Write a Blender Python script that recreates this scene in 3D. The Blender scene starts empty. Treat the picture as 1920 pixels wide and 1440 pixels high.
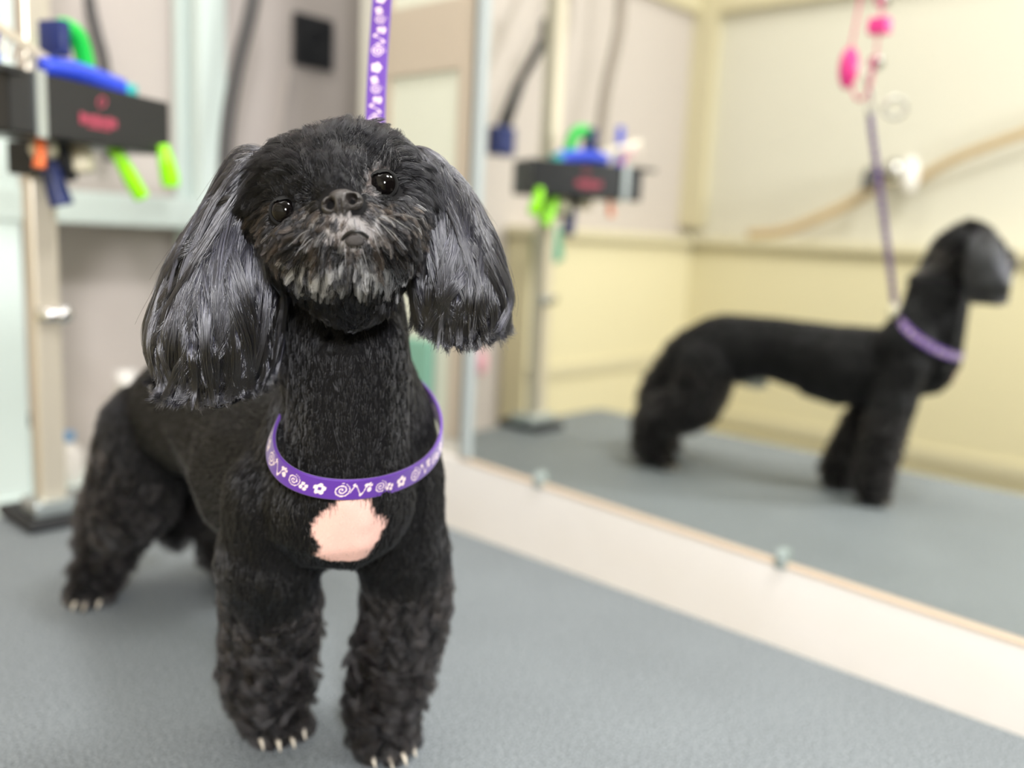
import bpy, bmesh, math, random
import numpy as np
from mathutils import Vector, Matrix, kdtree, bvhtree, noise

random.seed(7); RNG = np.random.default_rng(11)
COL = bpy.context.scene.collection
TZ = 0.85                     # height of the grooming table top above the floor

# ------------------------------------------------------------------ camera frame
# World axes: x towards the mirror wall, y along it to the far end, z up. Everything is
# written relative to the table top (z = 0) and lifted by TZ at the very end.
F = 1659.0
def _v(p): return np.array([(p[0]-960)/F, -(p[1]-720)/F, -1.0])
def nrm(a):
    a = np.asarray(a, float); return a/np.linalg.norm(a)
X = nrm(_v((2480, 520))); Y = nrm(_v((-899, 354))); Y = nrm(Y - X*(X@Y)); Zc = np.cross(X, Y)
R = np.stack([X, Y, Zc])
CAM = np.array([0, 0, .345])
FWD = R@np.array([0, 0, -1.0]); RIGHT = R@np.array([1.0, 0, 0]); UP = R@np.array([0, 1.0, 0])
def P(px, py, d):             # point of the room seen in that direction at depth d (metres)
    return CAM + d*(R@_v((px, py)))
MX = 0.80                     # mirror plane

# ------------------------------------------------------------------ materials
def srgb(c):
    return tuple(((v/255)/12.92 if v/255 <= .04045 else ((v/255+.055)/1.055)**2.4) for v in c)+(1,)
def mat(name, rgb, rough=.5, metal=0, noise_amt=0, nscale=20, bump=0, bscale=200, coat=0, rgb2=None, trans=0, sheen=0, emis=None):
    m = bpy.data.materials.new(name); m.use_nodes = True
    nt = m.node_tree; b = nt.nodes['Principled BSDF']
    c = srgb(rgb); b.inputs['Base Color'].default_value = c
    b.inputs['Roughness'].default_value = rough; b.inputs['Metallic'].default_value = metal
    b.inputs['Coat Weight'].default_value = coat
    b.inputs['Transmission Weight'].default_value = trans
    b.inputs['Sheen Weight'].default_value = sheen
    tc = nt.nodes.new('ShaderNodeTexCoord')
    if noise_amt or rgb2:
        n = nt.nodes.new('ShaderNodeTexNoise'); n.inputs['Scale'].default_value = nscale; n.inputs['Detail'].default_value = 4
        nt.links.new(tc.outputs['Object'], n.inputs['Vector'])
        r = nt.nodes.new('ShaderNodeValToRGB'); r.color_ramp.elements[0].position = .35; r.color_ramp.elements[1].position = .65
        c2 = srgb(rgb2) if rgb2 else tuple(min(1, v*(1-noise_amt)) for v in c[:3])+(1,)
        r.color_ramp.elements[0].color = c2; r.color_ramp.elements[1].color = c
        nt.links.new(n.outputs['Fac'], r.inputs['Fac']); nt.links.new(r.outputs['Color'], b.inputs['Base Color'])
    if bump:
        n2 = nt.nodes.new('ShaderNodeTexNoise'); n2.inputs['Scale'].default_value = bscale; n2.inputs['Detail'].default_value = 3
        nt.links.new(tc.outputs['Object'], n2.inputs['Vector'])
        bp = nt.nodes.new('ShaderNodeBump'); bp.inputs['Strength'].default_value = bump; bp.inputs['Distance'].default_value = .002
        nt.links.new(n2.outputs['Fac'], bp.inputs['Height']); nt.links.new(bp.outputs['Normal'], b.inputs['Normal'])
    return m
def attr_mat(name, rough=.6, sheen=0.0, bump=0, bscale=2500, spec=.5):
    m = bpy.data.materials.new(name); m.use_nodes = True; nt = m.node_tree; b = nt.nodes['Principled BSDF']
    a = nt.nodes.new('ShaderNodeAttribute'); a.attribute_name = 'tint'
    nt.links.new(a.outputs['Color'], b.inputs['Base Color']); b.inputs['Roughness'].default_value = rough
    b.inputs['Sheen Weight'].default_value = sheen; b.inputs['Specular IOR Level'].default_value = spec
    if bump:
        tc = nt.nodes.new('ShaderNodeTexCoord')
        n2 = nt.nodes.new('ShaderNodeTexNoise'); n2.inputs['Scale'].default_value = bscale
        nt.links.new(tc.outputs['Object'], n2.inputs['Vector'])
        bp = nt.nodes.new('ShaderNodeBump'); bp.inputs['Strength'].default_value = bump; bp.inputs['Distance'].default_value = .0005
        nt.links.new(n2.outputs['Fac'], bp.inputs['Height']); nt.links.new(bp.outputs['Normal'], b.inputs['Normal'])
    return m
def hair_mat(name, rough=.3, radial=.4, ior=1.5):
    m = bpy.data.materials.new(name); m.use_nodes = True; nt = m.node_tree
    nt.nodes.clear(); o = nt.nodes.new('ShaderNodeOutputMaterial'); h = nt.nodes.new('ShaderNodeBsdfHairPrincipled')
    h.model = 'CHIANG'; h.parametrization = 'COLOR'
    a = nt.nodes.new('ShaderNodeAttribute'); a.attribute_name = 'tint'
    nt.links.new(a.outputs['Color'], h.inputs['Color'])
    h.inputs['Roughness'].default_value = rough; h.inputs['Radial Roughness'].default_value = radial
    h.inputs['Random Roughness'].default_value = .3
    h.inputs['IOR'].default_value = ior
    nt.links.new(h.outputs[0], o.inputs['Surface'])
    return m

# ------------------------------------------------------------------ object helpers
def link(name, me, m=None, parent=None, smooth=False):
    o = bpy.data.objects.new(name, me); COL.objects.link(o)
    if m is not None:
        for mm in (m if isinstance(m, (list, tuple)) else [m]): me.materials.append(mm)
    if smooth:
        for p in me.polygons: p.use_smooth = True
    if parent: o.parent = parent
    return o
def from_bm(name, bm, m=None, parent=None, smooth=False):
    bmesh.ops.recalc_face_normals(bm, faces=bm.faces)
    me = bpy.data.meshes.new(name); bm.to_mesh(me); bm.free()
    return link(name, me, m, parent, smooth)
def tag(o, label, cat, group=None, kind=None):
    o['label'] = label; o['category'] = cat
    if group: o['group'] = group
    if kind: o['kind'] = kind
    return o
def struct(o, label=None):
    o['kind'] = 'structure'
    if label: o['label'] = label
    return o
def empty(name, loc=(0, 0, 0)):
    o = bpy.data.objects.new(name, None); COL.objects.link(o); o.empty_display_size = .02
    return o
def add_box(bm, c, s, rot=None, bev=0):
    r = bmesh.ops.create_cube(bm, size=1)
    M = Matrix.Translation(Vector(c)) @ (rot.to_4x4() if rot is not None else Matrix()) @ Matrix.Diagonal(Vector(s).to_4d())
    bmesh.ops.transform(bm, matrix=M, verts=r['verts'])
    if bev:
        es = list({e for v in r['verts'] for e in v.link_edges})
        bmesh.ops.bevel(bm, geom=es, offset=bev, segments=2, affect='EDGES', profile=.5)
def box(name, c, s, m, parent=None, rot=None, bev=0):
    bm = bmesh.new(); add_box(bm, c, s, rot, bev); return from_bm(name, bm, m, parent)
def box2(name, lo, hi, m, parent=None, bev=0):
    lo = np.array(lo, float); hi = np.array(hi, float); return box(name, (lo+hi)/2, hi-lo, m, parent, None, bev)
def add_tube(bm, pts, rads, seg=12, flat=1.0, upv=(0, 0, 1), cap=True):
    pts = [Vector(p) for p in pts]; n = len(pts)
    if not hasattr(rads, '__len__'): rads = [rads]*n
    rings = []; prev = None
    for i, p in enumerate(pts):
        t = (pts[min(i+1, n-1)]-pts[max(i-1, 0)]).normalized()
        if prev is None:
            u = t.cross(Vector(upv)); u = u if u.length > 1e-4 else t.cross(Vector((1, 0, 0)))
        else: u = prev - t*prev.dot(t)
        u.normalize(); prev = u; w = t.cross(u)
        rings.append([bm.verts.new(p + (u*math.cos(a) + w*math.sin(a)*flat)*rads[i]) for a in [2*math.pi*k/seg for k in range(seg)]])
    for a, b in zip(rings, rings[1:]):
        for k in range(seg): bm.faces.new((a[k], a[(k+1) % seg], b[(k+1) % seg], b[k]))
    if cap:
        bm.faces.new(rings[0][::-1]); bm.faces.new(rings[-1])
def tube(name, pts, rads, m, parent=None, seg=12, flat=1.0, upv=(0, 0, 1)):
    bm = bmesh.new(); add_tube(bm, pts, rads, seg, flat, upv); return from_bm(name, bm, m, parent, True)
def smooth_pts(pts, n=8):
    pts = [np.array(p, float) for p in pts]; out = []
    for i in range(len(pts)-1):
        p0 = pts[max(i-1, 0)]; p1 = pts[i]; p2 = pts[i+1]; p3 = pts[min(i+2, len(pts)-1)]
        for k in range(n):
            t = k/n; out.append(.5*((2*p1)+(-p0+p2)*t+(2*p0-5*p1+4*p2-p3)*t*t+(-p0+3*p1-3*p2+p3)*t**3))
    out.append(pts[-1]); return out
def add_ring(bm, c, r, rr, n=(0, 0, 1), seg=32, sc=(1, 1)):
    n = Vector(n).normalized(); u = n.orthogonal().normalized(); w = n.cross(u); c = Vector(c)
    rings = []
    for i in range(seg):
        a = 2*math.pi*i/seg; d = u*math.cos(a)*sc[0]+w*math.sin(a)*sc[1]; ctr = c+d*r; dn = d.normalized()
        rings.append([bm.verts.new(ctr+(dn*math.cos(b)+n*math.sin(b))*rr) for b in [2*math.pi*k/8 for k in range(8)]])
    for i in range(seg):
        a = rings[i]; b = rings[(i+1) % seg]
        for k in range(8): bm.faces.new((a[k], a[(k+1) % 8], b[(k+1) % 8], b[k]))
def add_ball(bm, c, r, sub=3, scale=(1, 1, 1), rot=None):
    q = bmesh.ops.create_icosphere(bm, subdivisions=sub, radius=r)
    M = Matrix.Translation(Vector(c)) @ (rot.to_4x4() if rot is not None else Matrix()) @ Matrix.Diagonal(Vector(scale).to_4d())
    bmesh.ops.transform(bm, matrix=M, verts=q['verts'])
    return q['verts']
def add_cone(bm, p1, r1, p2, r2):          # round cone = hull of two balls
    t = bmesh.new(); add_ball(t, p1, r1, 2); add_ball(t, p2, r2, 2)
    h = bmesh.ops.convex_hull(t, input=t.verts)
    dele = [v for v in t.verts if not v.link_faces]; bmesh.ops.delete(t, geom=dele, context='VERTS')
    interior = [g for g in h['geom_interior'] if isinstance(g, bmesh.types.BMVert) and g.is_valid]
    if interior: bmesh.ops.delete(t, geom=interior, context='VERTS')
    me = bpy.data.meshes.new('tmp'); t.to_mesh(me); t.free(); bm.from_mesh(me); bpy.data.meshes.remove(me)
def remeshed(bm, voxel, it=6, fac=.5):
    me = bpy.data.meshes.new('tmp'); bmesh.ops.recalc_face_normals(bm, faces=bm.faces); bm.to_mesh(me); bm.free()
    o = bpy.data.objects.new('tmp', me); COL.objects.link(o)
    r = o.modifiers.new('r', 'REMESH'); r.mode = 'VOXEL'; r.voxel_size = voxel
    s = o.modifiers.new('s', 'SMOOTH'); s.factor = fac; s.iterations = it
    dg = bpy.context.evaluated_depsgraph_get(); dg.update()
    m2 = bpy.data.meshes.new_from_object(o.evaluated_get(dg)); bpy.data.objects.remove(o); bpy.data.meshes.remove(me)
    return m2
def set_tint(me, cols, domain='POINT'):
    a = me.color_attributes.new('tint', 'FLOAT_COLOR', domain)
    a.data.foreach_set('color', np.asarray(cols, np.float32).ravel())

# ------------------------------------------------------------------ hair
def mesh_arrays(me):
    me.calc_loop_triangles()
    v = np.empty(len(me.vertices)*3); me.vertices.foreach_get('co', v); v = v.reshape(-1, 3)
    n = np.empty(len(me.vertices)*3); me.vertices.foreach_get('normal', n); n = n.reshape(-1, 3)
    t = np.empty(len(me.loop_triangles)*3, np.int32); me.loop_triangles.foreach_get('vertices', t); t = t.reshape(-1, 3)
    return v, n, t
def scatter(me, count, weight=None):
    v, n, t = mesh_arrays(me)
    a = v[t[:, 0]]; b = v[t[:, 1]]; c = v[t[:, 2]]
    ar = np.linalg.norm(np.cross(b-a, c-a), axis=1)/2
    if weight is not None: ar = ar*weight((a+b+c)/3)
    idx = RNG.choice(len(t), count, p=ar/ar.sum())
    r1 = np.sqrt(RNG.random(count)); r2 = RNG.random(count)
    w = np.stack([1-r1, r1*(1-r2), r1*r2], 1)[..., None]
    p = (v[t[idx]]*w).sum(1); nn = (n[t[idx]]*w).sum(1); nn /= np.linalg.norm(nn, axis=1, keepdims=True)
    return p, nn
def unit(a): return a/np.maximum(np.linalg.norm(a, axis=-1, keepdims=True), 1e-9)
def hair_object(name, pts, radius, tint, m, parent, taper=.35):
    n, k, _ = pts.shape
    hc = bpy.data.hair_curves.new(name); hc.add_curves([k]*n)
    hc.attributes['position'].data.foreach_set('vector', pts.astype(np.float32).ravel())
    rad = (np.asarray(radius).reshape(-1, 1)*np.ones((n, 1)))*np.linspace(1, taper, k)[None]
    ra = hc.attributes.get('radius') or hc.attributes.new('radius', 'FLOAT', 'POINT')
    ra.data.foreach_set('value', rad.astype(np.float32).ravel())
    tint = np.asarray(tint, np.float32)
    if tint.ndim == 2: tint = np.repeat(tint[:, None, :], k, 1)
    rgba = np.concatenate([tint, np.ones(tint.shape[:2]+(1,), np.float32)], 2)
    ta = hc.attributes.new('tint', 'FLOAT_COLOR', 'POINT'); ta.data.foreach_set('color', rgba.astype(np.float32).ravel())
    o = bpy.data.objects.new(name, hc); COL.objects.link(o); hc.materials.append(m); o.parent = parent
    return o
def strands(p, nn, d, length, k=5, lift=.35, droop=.3, wave=0., wfreq=1.6, jit=.12, clump=.4, csize=25, cdir=None):
    """grow strands: d tangential direction, lift = share of the normal at the root, droop = gravity towards the tip"""
    n = len(p); length = np.asarray(length).reshape(-1, 1)*np.ones((n, 1)); lift = np.asarray(lift).reshape(-1, 1)*np.ones((n, 1))
    wave = np.asarray(wave).reshape(-1, 1)*np.ones((n, 1)); droop = np.asarray(droop).reshape(-1, 1)*np.ones((n, 1))
    t = d - nn*(d*nn).sum(1, keepdims=True); t = unit(t + 1e-6)
    t = unit(t + RNG.normal(0, 1, (n, 3))*jit)
    pts = np.zeros((n, k, 3)); pts[:, 0] = p - nn*.0008; cur = p.copy()
    global OWN
    OWN = np.arange(n)
    ph = RNG.random((n, 1))*6.28; side = unit(np.cross(t, nn))
    if clump and n > 400:           # strands of one lock share their wave
        cidx = RNG.choice(n, max(8, n//csize), replace=False)
        kd = kdtree.KDTree(len(cidx))
        for i, ci in enumerate(cidx): kd.insert(p[ci], i)
        kd.balance()
        own = np.array([cidx[kd.find(q)[1]] for q in p])
        ph = ph[own] + RNG.normal(0, .35, (n, 1)); OWN = own
    for i in range(1, k):
        s = i/(k-1)
        dd = unit(t*(1-lift*(1-.55*s)) + nn*lift*(1-.55*s) + np.array([0, 0, -1.])*droop*s)
        cur = cur + dd*length/(k-1)
        pts[:, i] = cur + side*np.sin(ph + s*6.28*wfreq)*wave*s**.6 + nn*np.cos(ph*1.7 + s*6.28*wfreq)*wave*.6*s**.6
    if clump and n > 400:
        for i in range(1, k):
            s = i/(k-1); w = clump*s**1.2
            pts[:, i] = pts[:, i]*(1-w) + (pts[own, i] + (p-p[own])*.15)*w
    return pts

# ================================================================== THE ROOM
M = dict(
 wall=mat('far_wall_paint', (196, 187, 181), .8, bump=.1, bscale=60),
 wallR=mat('right_wall_paint', (206, 203, 194), .8),
 wallL=mat('left_wall_paint', (212, 208, 194), .7), wallN=mat('near_wall_darkened', (92, 86, 82), .8),  # unseen near wall coloured dark to deepen the blacks of the coat
 cream=mat('cream_panel', (224, 214, 178), .45),
 creamd=mat('cream_trim', (206, 197, 166), .5),
 floor=mat('floor_vinyl', (150, 146, 140), .5, noise_amt=.15, nscale=6),
 ceil=mat('ceiling_paint', (235, 233, 228), .9),
 white=mat('white_board', (238, 234, 230), .35, rgb2=(233, 228, 222), nscale=7),
 silicone=mat('tan_sealant', (206, 186, 165), .6),
 rack=mat('pale_enamel', (214, 228, 224), .35),
 black=mat('black_plastic', (30, 31, 33), .35),
 matt=mat('matt_black', (24, 25, 28), .6),
 grey=mat('grey_cable', (66, 64, 64), .5),
 steel=mat('brushed_steel', (214, 205, 188), .35, .55),
 chrome=mat('chrome', (225, 225, 225), .12, 1),
 alu=mat('aluminium_edge', (190, 198, 198), .3, .8),
 blue=mat('blue_plastic', (40, 70, 205), .3), navy=mat('navy_plastic', (22, 40, 100), .35),
 green=mat('green_plastic', (20, 196, 70), .3), lime=mat('neon_lime_plastic', (150, 235, 10), .3),
 pink=mat('pink_plastic', (240, 60, 150), .3), palepink=mat('pale_pink', (235, 175, 190), .4),
 orange=mat('orange_plastic', (230, 110, 50), .35), ivory=mat('ivory_plastic', (226, 218, 190), .35),
 teal=mat('teal_cloth', (70, 160, 135), .8, bump=.3), tan=mat('tan_rubber', (190, 165, 125), .5),
 bluec=mat('light_blue_cap', (110, 165, 215), .4), glass=mat('clear_clip', (225, 240, 238), .1, trans=.6),
 crimson=mat('pink_nylon', (214, 40, 120), .5), logo=mat('faded_pink_print', (176, 72, 92), .6),
)
XL, XR, YF, YN, ZF, ZCe = -.68, .81, 1.40, -1.7, -TZ, 1.65
struct(box2('floor', (XL-.1, YN-.1, ZF-.05), (2.2, YF+.5, ZF), M['floor']))
struct(box2('ceiling', (XL-.1, YN-.1, ZCe), (2.2, YF+.5, ZCe+.05), M['ceil']))
struct(box2('wall_far', (XL-.1, YF, ZF), (2.2, YF+.08, ZCe), M['wall']))
struct(box2('wall_near', (XL-.1, YN-.08, ZF), (2.2, YN, ZCe), M['wallN']))
struct(box2('wall_left', (XL-.08, YN, ZF), (XL, YF, ZCe), M['wallL']))
struct(box2('wall_right', (XR, YN, ZF), (XR+.12, 1.043, ZCe), M['wallR']))
struct(box2('wall_end', (2.1, 1.115, ZF), (2.2, YF, ZCe), M['wall']))
# pilaster in the left/far corner, beam under the ceiling line and its chamfer
struct(box2('trim_1', (XL, YF-.07, .40), (XL+.035, YF, ZCe), M['creamd']))
struct(box2('trim_2', (XL, -1.2, .98), (XL+.03, YF-.07, 1.06), M['creamd']))
struct(box2('trim_3', (XL, YF-.02, .98), (.06, YF, 1.06), M['creamd']))

# white back board under the mirror
def slope(o, zmin=.0, zmax=.06):     # the board and the mirror foot rise a little towards the far end
    for v_ in o.data.vertices:
        if zmin < v_.co.z < zmax: v_.co.z += .030*v_.co.y
    return o
t = struct(slope(box2('trim_4', (MX-.004, -1.4, -.32), (XR-.0005, 1.043, .030), M['white'], bev=.001)), 'white back board below the wall mirror')
struct(slope(box2('trim_5', (MX-.005, -1.4, .030), (XR-.0005, .800, .0345), M['silicone'], bev=.0012)), 'tan sealant line along the mirror foot')

# mirror
mm = bpy.data.materials.new('mirror_silver'); mm.use_nodes = True; b = mm.node_tree.nodes['Principled BSDF']
b.inputs['Metallic'].default_value = 1; b.inputs['Roughness'].default_value = .0; b.inputs['Base Color'].default_value = (.90, .92, .88, 1)
mirror = empty('wall_mirror'); tag(mirror, 'large frameless wall mirror above white board reflecting the black dog', 'mirror')
slope(box2('mirror_glass', (MX, -1.3, .035), (MX+.006, .785, 1.35), mm, mirror))
slope(box2('edge_profile', (MX-.005, .784, .035), (MX+.008, .800, 1.35), mat('grey_edge_strip', (172, 180, 181), .5), mirror, bev=.002))
for y in (.663, .350, -.1):
    bm = bmesh.new(); add_box(bm, (MX-.004, y, .038+.03*y), (.009, .012, .020), bev=.003); add_ball(bm, (MX-.008, y, .041+.03*y), .004, 2)
    from_bm('mirror_clip', bm, M['glass'], mirror)

# shallow cream door/panel on the wall beyond the mirror
door = empty('door_1'); door['kind'] = 'structure'; door['label'] = 'cream panelled door beyond the mirror edge'
dl = mat('door_rail_paint', (184, 171, 154), .6)
box2('door_leaf', (XR-.004, .812, .08), (XR-.0005, 1.000, 1.4), mat('door_leaf_paint', (208, 210, 194), .6), door)
for lo, hi in (((XR-.008, .812, .08), (XR-.0005, .834, 1.4)), ((XR-.008, .966, .08), (XR-.0005, 1.000, 1.4)), ((XR-.009, .834, .55), (XR-.0005, .966, .635))):
    box2('door_rail', lo, hi, dl, door)

# cream dog bath surround round the left and far walls (seen in the mirror)
bath = empty('dog_bath'); tag(bath, 'cream dog bath surround with raised rim along the far corner, seen in mirror', 'bath')
box2('side_panel', (XL+.002, -1.0, ZF), (XL+.08, YF-.002, .345), M['cream'], bath, bev=.004)
box2('end_panel', (XL+.08, YF-.08, ZF), (.085, YF-.002, .345), M['cream'], bath, bev=.004)
box2('rim', (XL+.002, -1.0, .345), (XL+.10, YF-.002, .372), M['creamd'], bath, bev=.008)
box2('rim', (XL+.10, YF-.10, .345), (.095, YF-.002, .372), M['creamd'], bath, bev=.008)
box2('plinth_band', (XL+.08, -1.0, -.14), (XL+.088, YF-.08, -.10), M['creamd'], bath, bev=.003)
box2('plinth_band', (XL+.08, YF-.088, .02), (.08, YF-.08, .05), M['creamd'], bath, bev=.003)
# tap with a spray hose
tap = empty('wall_tap'); tag(tap, 'chrome wall tap with white spray head above the cream bath, seen in mirror', 'tap')
ty = .80
bm = bmesh.new(); add_tube(bm, [(XL, ty, .545), (XL+.05, ty, .545)], .028, 20); from_bm('tap_body', bm, M['chrome'], tap, True)
tube('spout', smooth_pts([(XL+.03, ty+.04, .53), (XL+.09, ty+.04, .54), (XL+.10, ty+.04, .50)]), .014, M['grey'], tap)
bm = bmesh.new(); add_ball(bm, (XL+.07, ty-.045, .535), .026, 3, (1, .8, 1.7)); from_bm('spray_head', bm, M['white'], tap, True)
hose = tube('shower_hose', smooth_pts([(XL+.03, ty-.05, .525), (XL+.05, .66, .575), (XL+.05, .45, .655), (XL+.03, .2, .76), (XL+.03, -.3, .95)]), .011, M['tan'])
tag(hose, 'tan hose rising diagonally along the pale wall, seen in mirror', 'hose')
hose = tube('drain_hose', smooth_pts([(XL+.03, ty+.03, .53), (XL+.05, .9, .47), (XL+.06, 1.05, .40), (XL+.06, 1.16, .372+.012)]), .012, M['tan'])
tag(hose, 'tan hose drooping from the tap down onto the bath rim', 'hose')

# ------------------------------------------------------------------ grooming table
tmat = bpy.data.materials.new('ribbed_rubber_mat'); tmat.use_nodes = True; nt = tmat.node_tree; b = nt.nodes['Principled BSDF']
tc = nt.nodes.new('ShaderNodeTexCoord')
n1 = nt.nodes.new('ShaderNodeTexNoise'); n1.inputs['Scale'].default_value = 560; n1.inputs['Detail'].default_value = 2
n2 = nt.nodes.new('ShaderNodeTexVoronoi'); n2.inputs['Scale'].default_value = 420
n3 = nt.nodes.new('ShaderNodeTexNoise'); n3.inputs['Scale'].default_value = 9
for q in (n1, n2, n3): nt.links.new(tc.outputs['Object'], q.inputs['Vector'])
r = nt.nodes.new('ShaderNodeValToRGB'); r.color_ramp.elements[0].position = .32; r.color_ramp.elements[1].position = .68
r.color_ramp.elements[0].color = srgb((70, 77, 82)); r.color_ramp.elements[1].color = srgb((156, 163, 167))
nt.links.new(n1.outputs['Fac'], r.inputs['Fac'])
mx = nt.nodes.new('ShaderNodeMix'); mx.data_type = 'RGBA'; mx.blend_type = 'MULTIPLY'; mx.inputs[0].default_value = .22
nt.links.new(r.outputs['Color'], mx.inputs[6]); nt.links.new(n3.outputs['Fac'], mx.inputs[7]); nt.links.new(mx.outputs[2], b.inputs['Base Color'])
bp = nt.nodes.new('ShaderNodeBump'); bp.inputs['Strength'].default_value = .5; bp.inputs['Distance'].default_value = .0012
nt.links.new(n2.outputs['Distance'], bp.inputs['Height']); nt.links.new(bp.outputs['Normal'], b.inputs['Normal'])
b.inputs['Roughness'].default_value = .62
table = empty('grooming_table'); tag(table, 'grooming table with grey textured rubber top that the black dog stands on', 'table')
TX0, TX1, TY0, TY1 = .113, .713, -.14, 1.085
box2('table_top', (TX0, TY0, -.022), (TX1, TY1, 0), tmat, table, bev=.003)
bm = bmesh.new()
for lo, hi in (((TX0-.004, TY0-.004, -.034), (TX0+.002, TY1+.004, -.002)), ((TX1-.002, TY0-.004, -.034), (TX1+.004, TY1+.004, -.002)),
               ((TX0, TY0-.004, -.034), (TX1, TY0+.002, -.002)), ((TX0, TY1-.002, -.034), (TX1, TY1+.004, -.002))):
    add_box(bm, (np.array(lo)+np.array(hi))/2, np.array(hi)-np.array(lo), bev=.001)
from_bm('edge_trim', bm, M['alu'], table)
for x in (TX0+.06, TX1-.06):
    for y in (TY0+.1, TY1-.1):
        tube('leg', [(x, y, ZF), (x, y, -.03)], .016, M['black'], table)

# ------------------------------------------------------------------ grooming arm
PX, PY = .376, 1.036
arm = empty('grooming_post'); tag(arm, 'pale metal grooming post clamped at the far table corner', 'grooming post')
box2('post', (PX-.0135, PY-.0135, .012), (PX+.0135, PY+.0135, .98), M['steel'], arm, bev=.003)
bm = bmesh.new(); add_box(bm, (PX, PY+.01, .006), (.075, .10, .012), bev=.004); add_box(bm, (PX, PY+.055, -.02), (.05, .02, .06), bev=.003)
add_box(bm, (PX, PY+.02, -.045), (.04, .06, .01), bev=.003)
from_bm('clamp', bm, M['matt'], arm)
box2('clamp_collar', (PX-.025, PY-.026, .012), (PX+.045, PY+.02, .03), M['alu'], arm, bev=.003)
bm = bmesh.new(); add_tube(bm, [(PX-.013, PY-.02, .238), (PX+.02, PY-.022, .238)], .008, 14); add_ball(bm, (PX+.012, PY-.022, .238), .011, 2)
from_bm('height_knob', bm, M['chrome'], arm, True)
tube('cross_arm', smooth_pts([(PX, PY, .96), (PX+.002, PY-.1, .985), (.385, .70, .985), (.392, .46, .985), (.392, .40, .97)]), .0095, M['steel'], arm)
bm = bmesh.new(); add_ring(bm, (.392, .478, .968), .011, .0018, (1, 0, 0)); from_bm('eye_ring', bm, M['chrome'], arm, True)

# pink hanging strap with toggles (seen in the mirror)
AX, AY = .392, .478
st = empty('pink_strap'); tag(st, 'bright pink nylon strap loop with plastic buckle hanging above the purple lead', 'strap')
lat = nrm(np.array([.75, .66, 0]))*.0125      # strands side by side
def add_band(bm, pts, wdir, w, th):
    pts = [Vector(p) for p in pts]; wd = Vector(wdir).normalized()*w/2; rows = []
    for i, p in enumerate(pts):
        t_ = (pts[min(i+1, len(pts)-1)]-pts[max(i-1, 0)]).normalized(); nn_ = t_.cross(wd).normalized()*th/2
        rows.append([bm.verts.new(p+a) for a in (wd+nn_, wd-nn_, -wd-nn_, -wd+nn_)])
    for a, b_ in zip(rows, rows[1:]):
        for k in range(4): bm.faces.new((a[k], a[(k+1) % 4], b_[(k+1) % 4], b_[k]))
    bm.faces.new(rows[0][::-1]); bm.faces.new(rows[-1])
A0 = np.array([AX, AY, 0.0])
def S(dy, z): z = z-.055 if z < .94 else z; return A0 + np.array([.012*dy, dy, z])
wd = nrm((.79, -.3, 0))
bm = bmesh.new()
add_band(bm, smooth_pts([S(0, .955), S(.018, .90), S(.022, .80), S(.025, .72), S(.030, .655), S(.020, .612), S(.006, .604), S(-.003, .63), S(-.005, .70), S(-.006, .80), S(-.006, .90), S(0, .955)], 6), wd, .014, .0022)
from_bm('strap', bm, M['crimson'], st)
bm = bmesh.new(); add_ball(bm, S(.030, .645), .0145, 3, (.8, .9, 1.9)); from_bm('toggle', bm, M['pink'], st, True)
bm = bmesh.new(); add_box(bm, S(-.005, .694), (.020, .026, .020), bev=.003); from_bm('buckle', bm, M['pink'], st)
for z in (.725, .648):
    bm = bmesh.new(); add_tube(bm, [S(-.006, z)+np.array([.004, 0, 0]), S(-.006, z)+np.array([-.006, 0, 0])], .009, 18); from_bm('stud', bm, M['chrome'], st, True)
# snap hook
sh = empty('snap_hook'); tag(sh, 'small chrome snap hook joining the pink strap to the purple lead', 'snap hook')
HB = np.array([.386, .475, .530])
bm = bmesh.new(); add_ring(bm, HB+np.array([0, 0, .004]), .010, .0016, (0, 1, 0)); from_bm('ring', bm, M['chrome'], sh, True)
bm = bmesh.new(); add_tube(bm, smooth_pts([HB+np.array(q) for q in ((0, .0, .014), (.001, .001, .026), (.009, .004, .034), (.009, .005, .047), (0, .006, .054), (-.006, .004, .048))]), .0026, 10)
from_bm('hook', bm, M['chrome'], sh, True)
bm = bmesh.new(); add_ring(bm, HB+np.array([-.005, -.030, .006]), .013, .0028, (.9, -.3, .2)); from_bm('thumb_ring', bm, M['chrome'], sh, True)

# ------------------------------------------------------------------ tool tray on the post
TA = np.array([.300, .888, 0]); TB = np.array([.492, .972, 0]); td = nrm(TB-TA); tn = np.array([-td[1], td[0], 0]); TL = np.linalg.norm(TB-TA)
tang = math.atan2(td[1], td[0]); TR = Matrix.Rotation(tang, 3, 'Z')
tray = empty('tool_tray'); tag(tray, 'black plastic tool tray on the arm post holding colourful grooming tools', 'tray')
def T(u, w, z): return TA + td*u + tn*w + np.array([0, 0, z])
Z0, Z1, TW = .417, .474, .075
bm = bmesh.new()
add_box(bm, T(TL/2, .002, (Z0+Z1)/2), (TL, .004, Z1-Z0), TR, .0012); add_box(bm, T(TL/2, TW, (Z0+Z1)/2), (TL, .004, Z1-Z0), TR, .0012)
add_box(bm, T(.002, TW/2, (Z0+Z1)/2), (.004, TW, Z1-Z0), TR, .0012); add_box(bm, T(TL-.002, TW/2, (Z0+Z1)/2), (.004, TW, Z1-Z0), TR, .0012)
add_box(bm, T(TL/2, TW/2, Z0+.002), (TL, TW, .004), TR, .0012)
from_bm('tray_box', bm, M['black'], tray)
bm = bmesh.new(); add_box(bm, T(-.006, .0, Z1-.004), (.03, .02, .006), TR, .001); from_bm('lip', bm, M['black'], tray)
box('strap_band', T(.034, -.0015, (Z0+Z1)/2), (.012, .003, Z1-Z0+.004), M['alu'], tray, TR, .0008)
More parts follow.
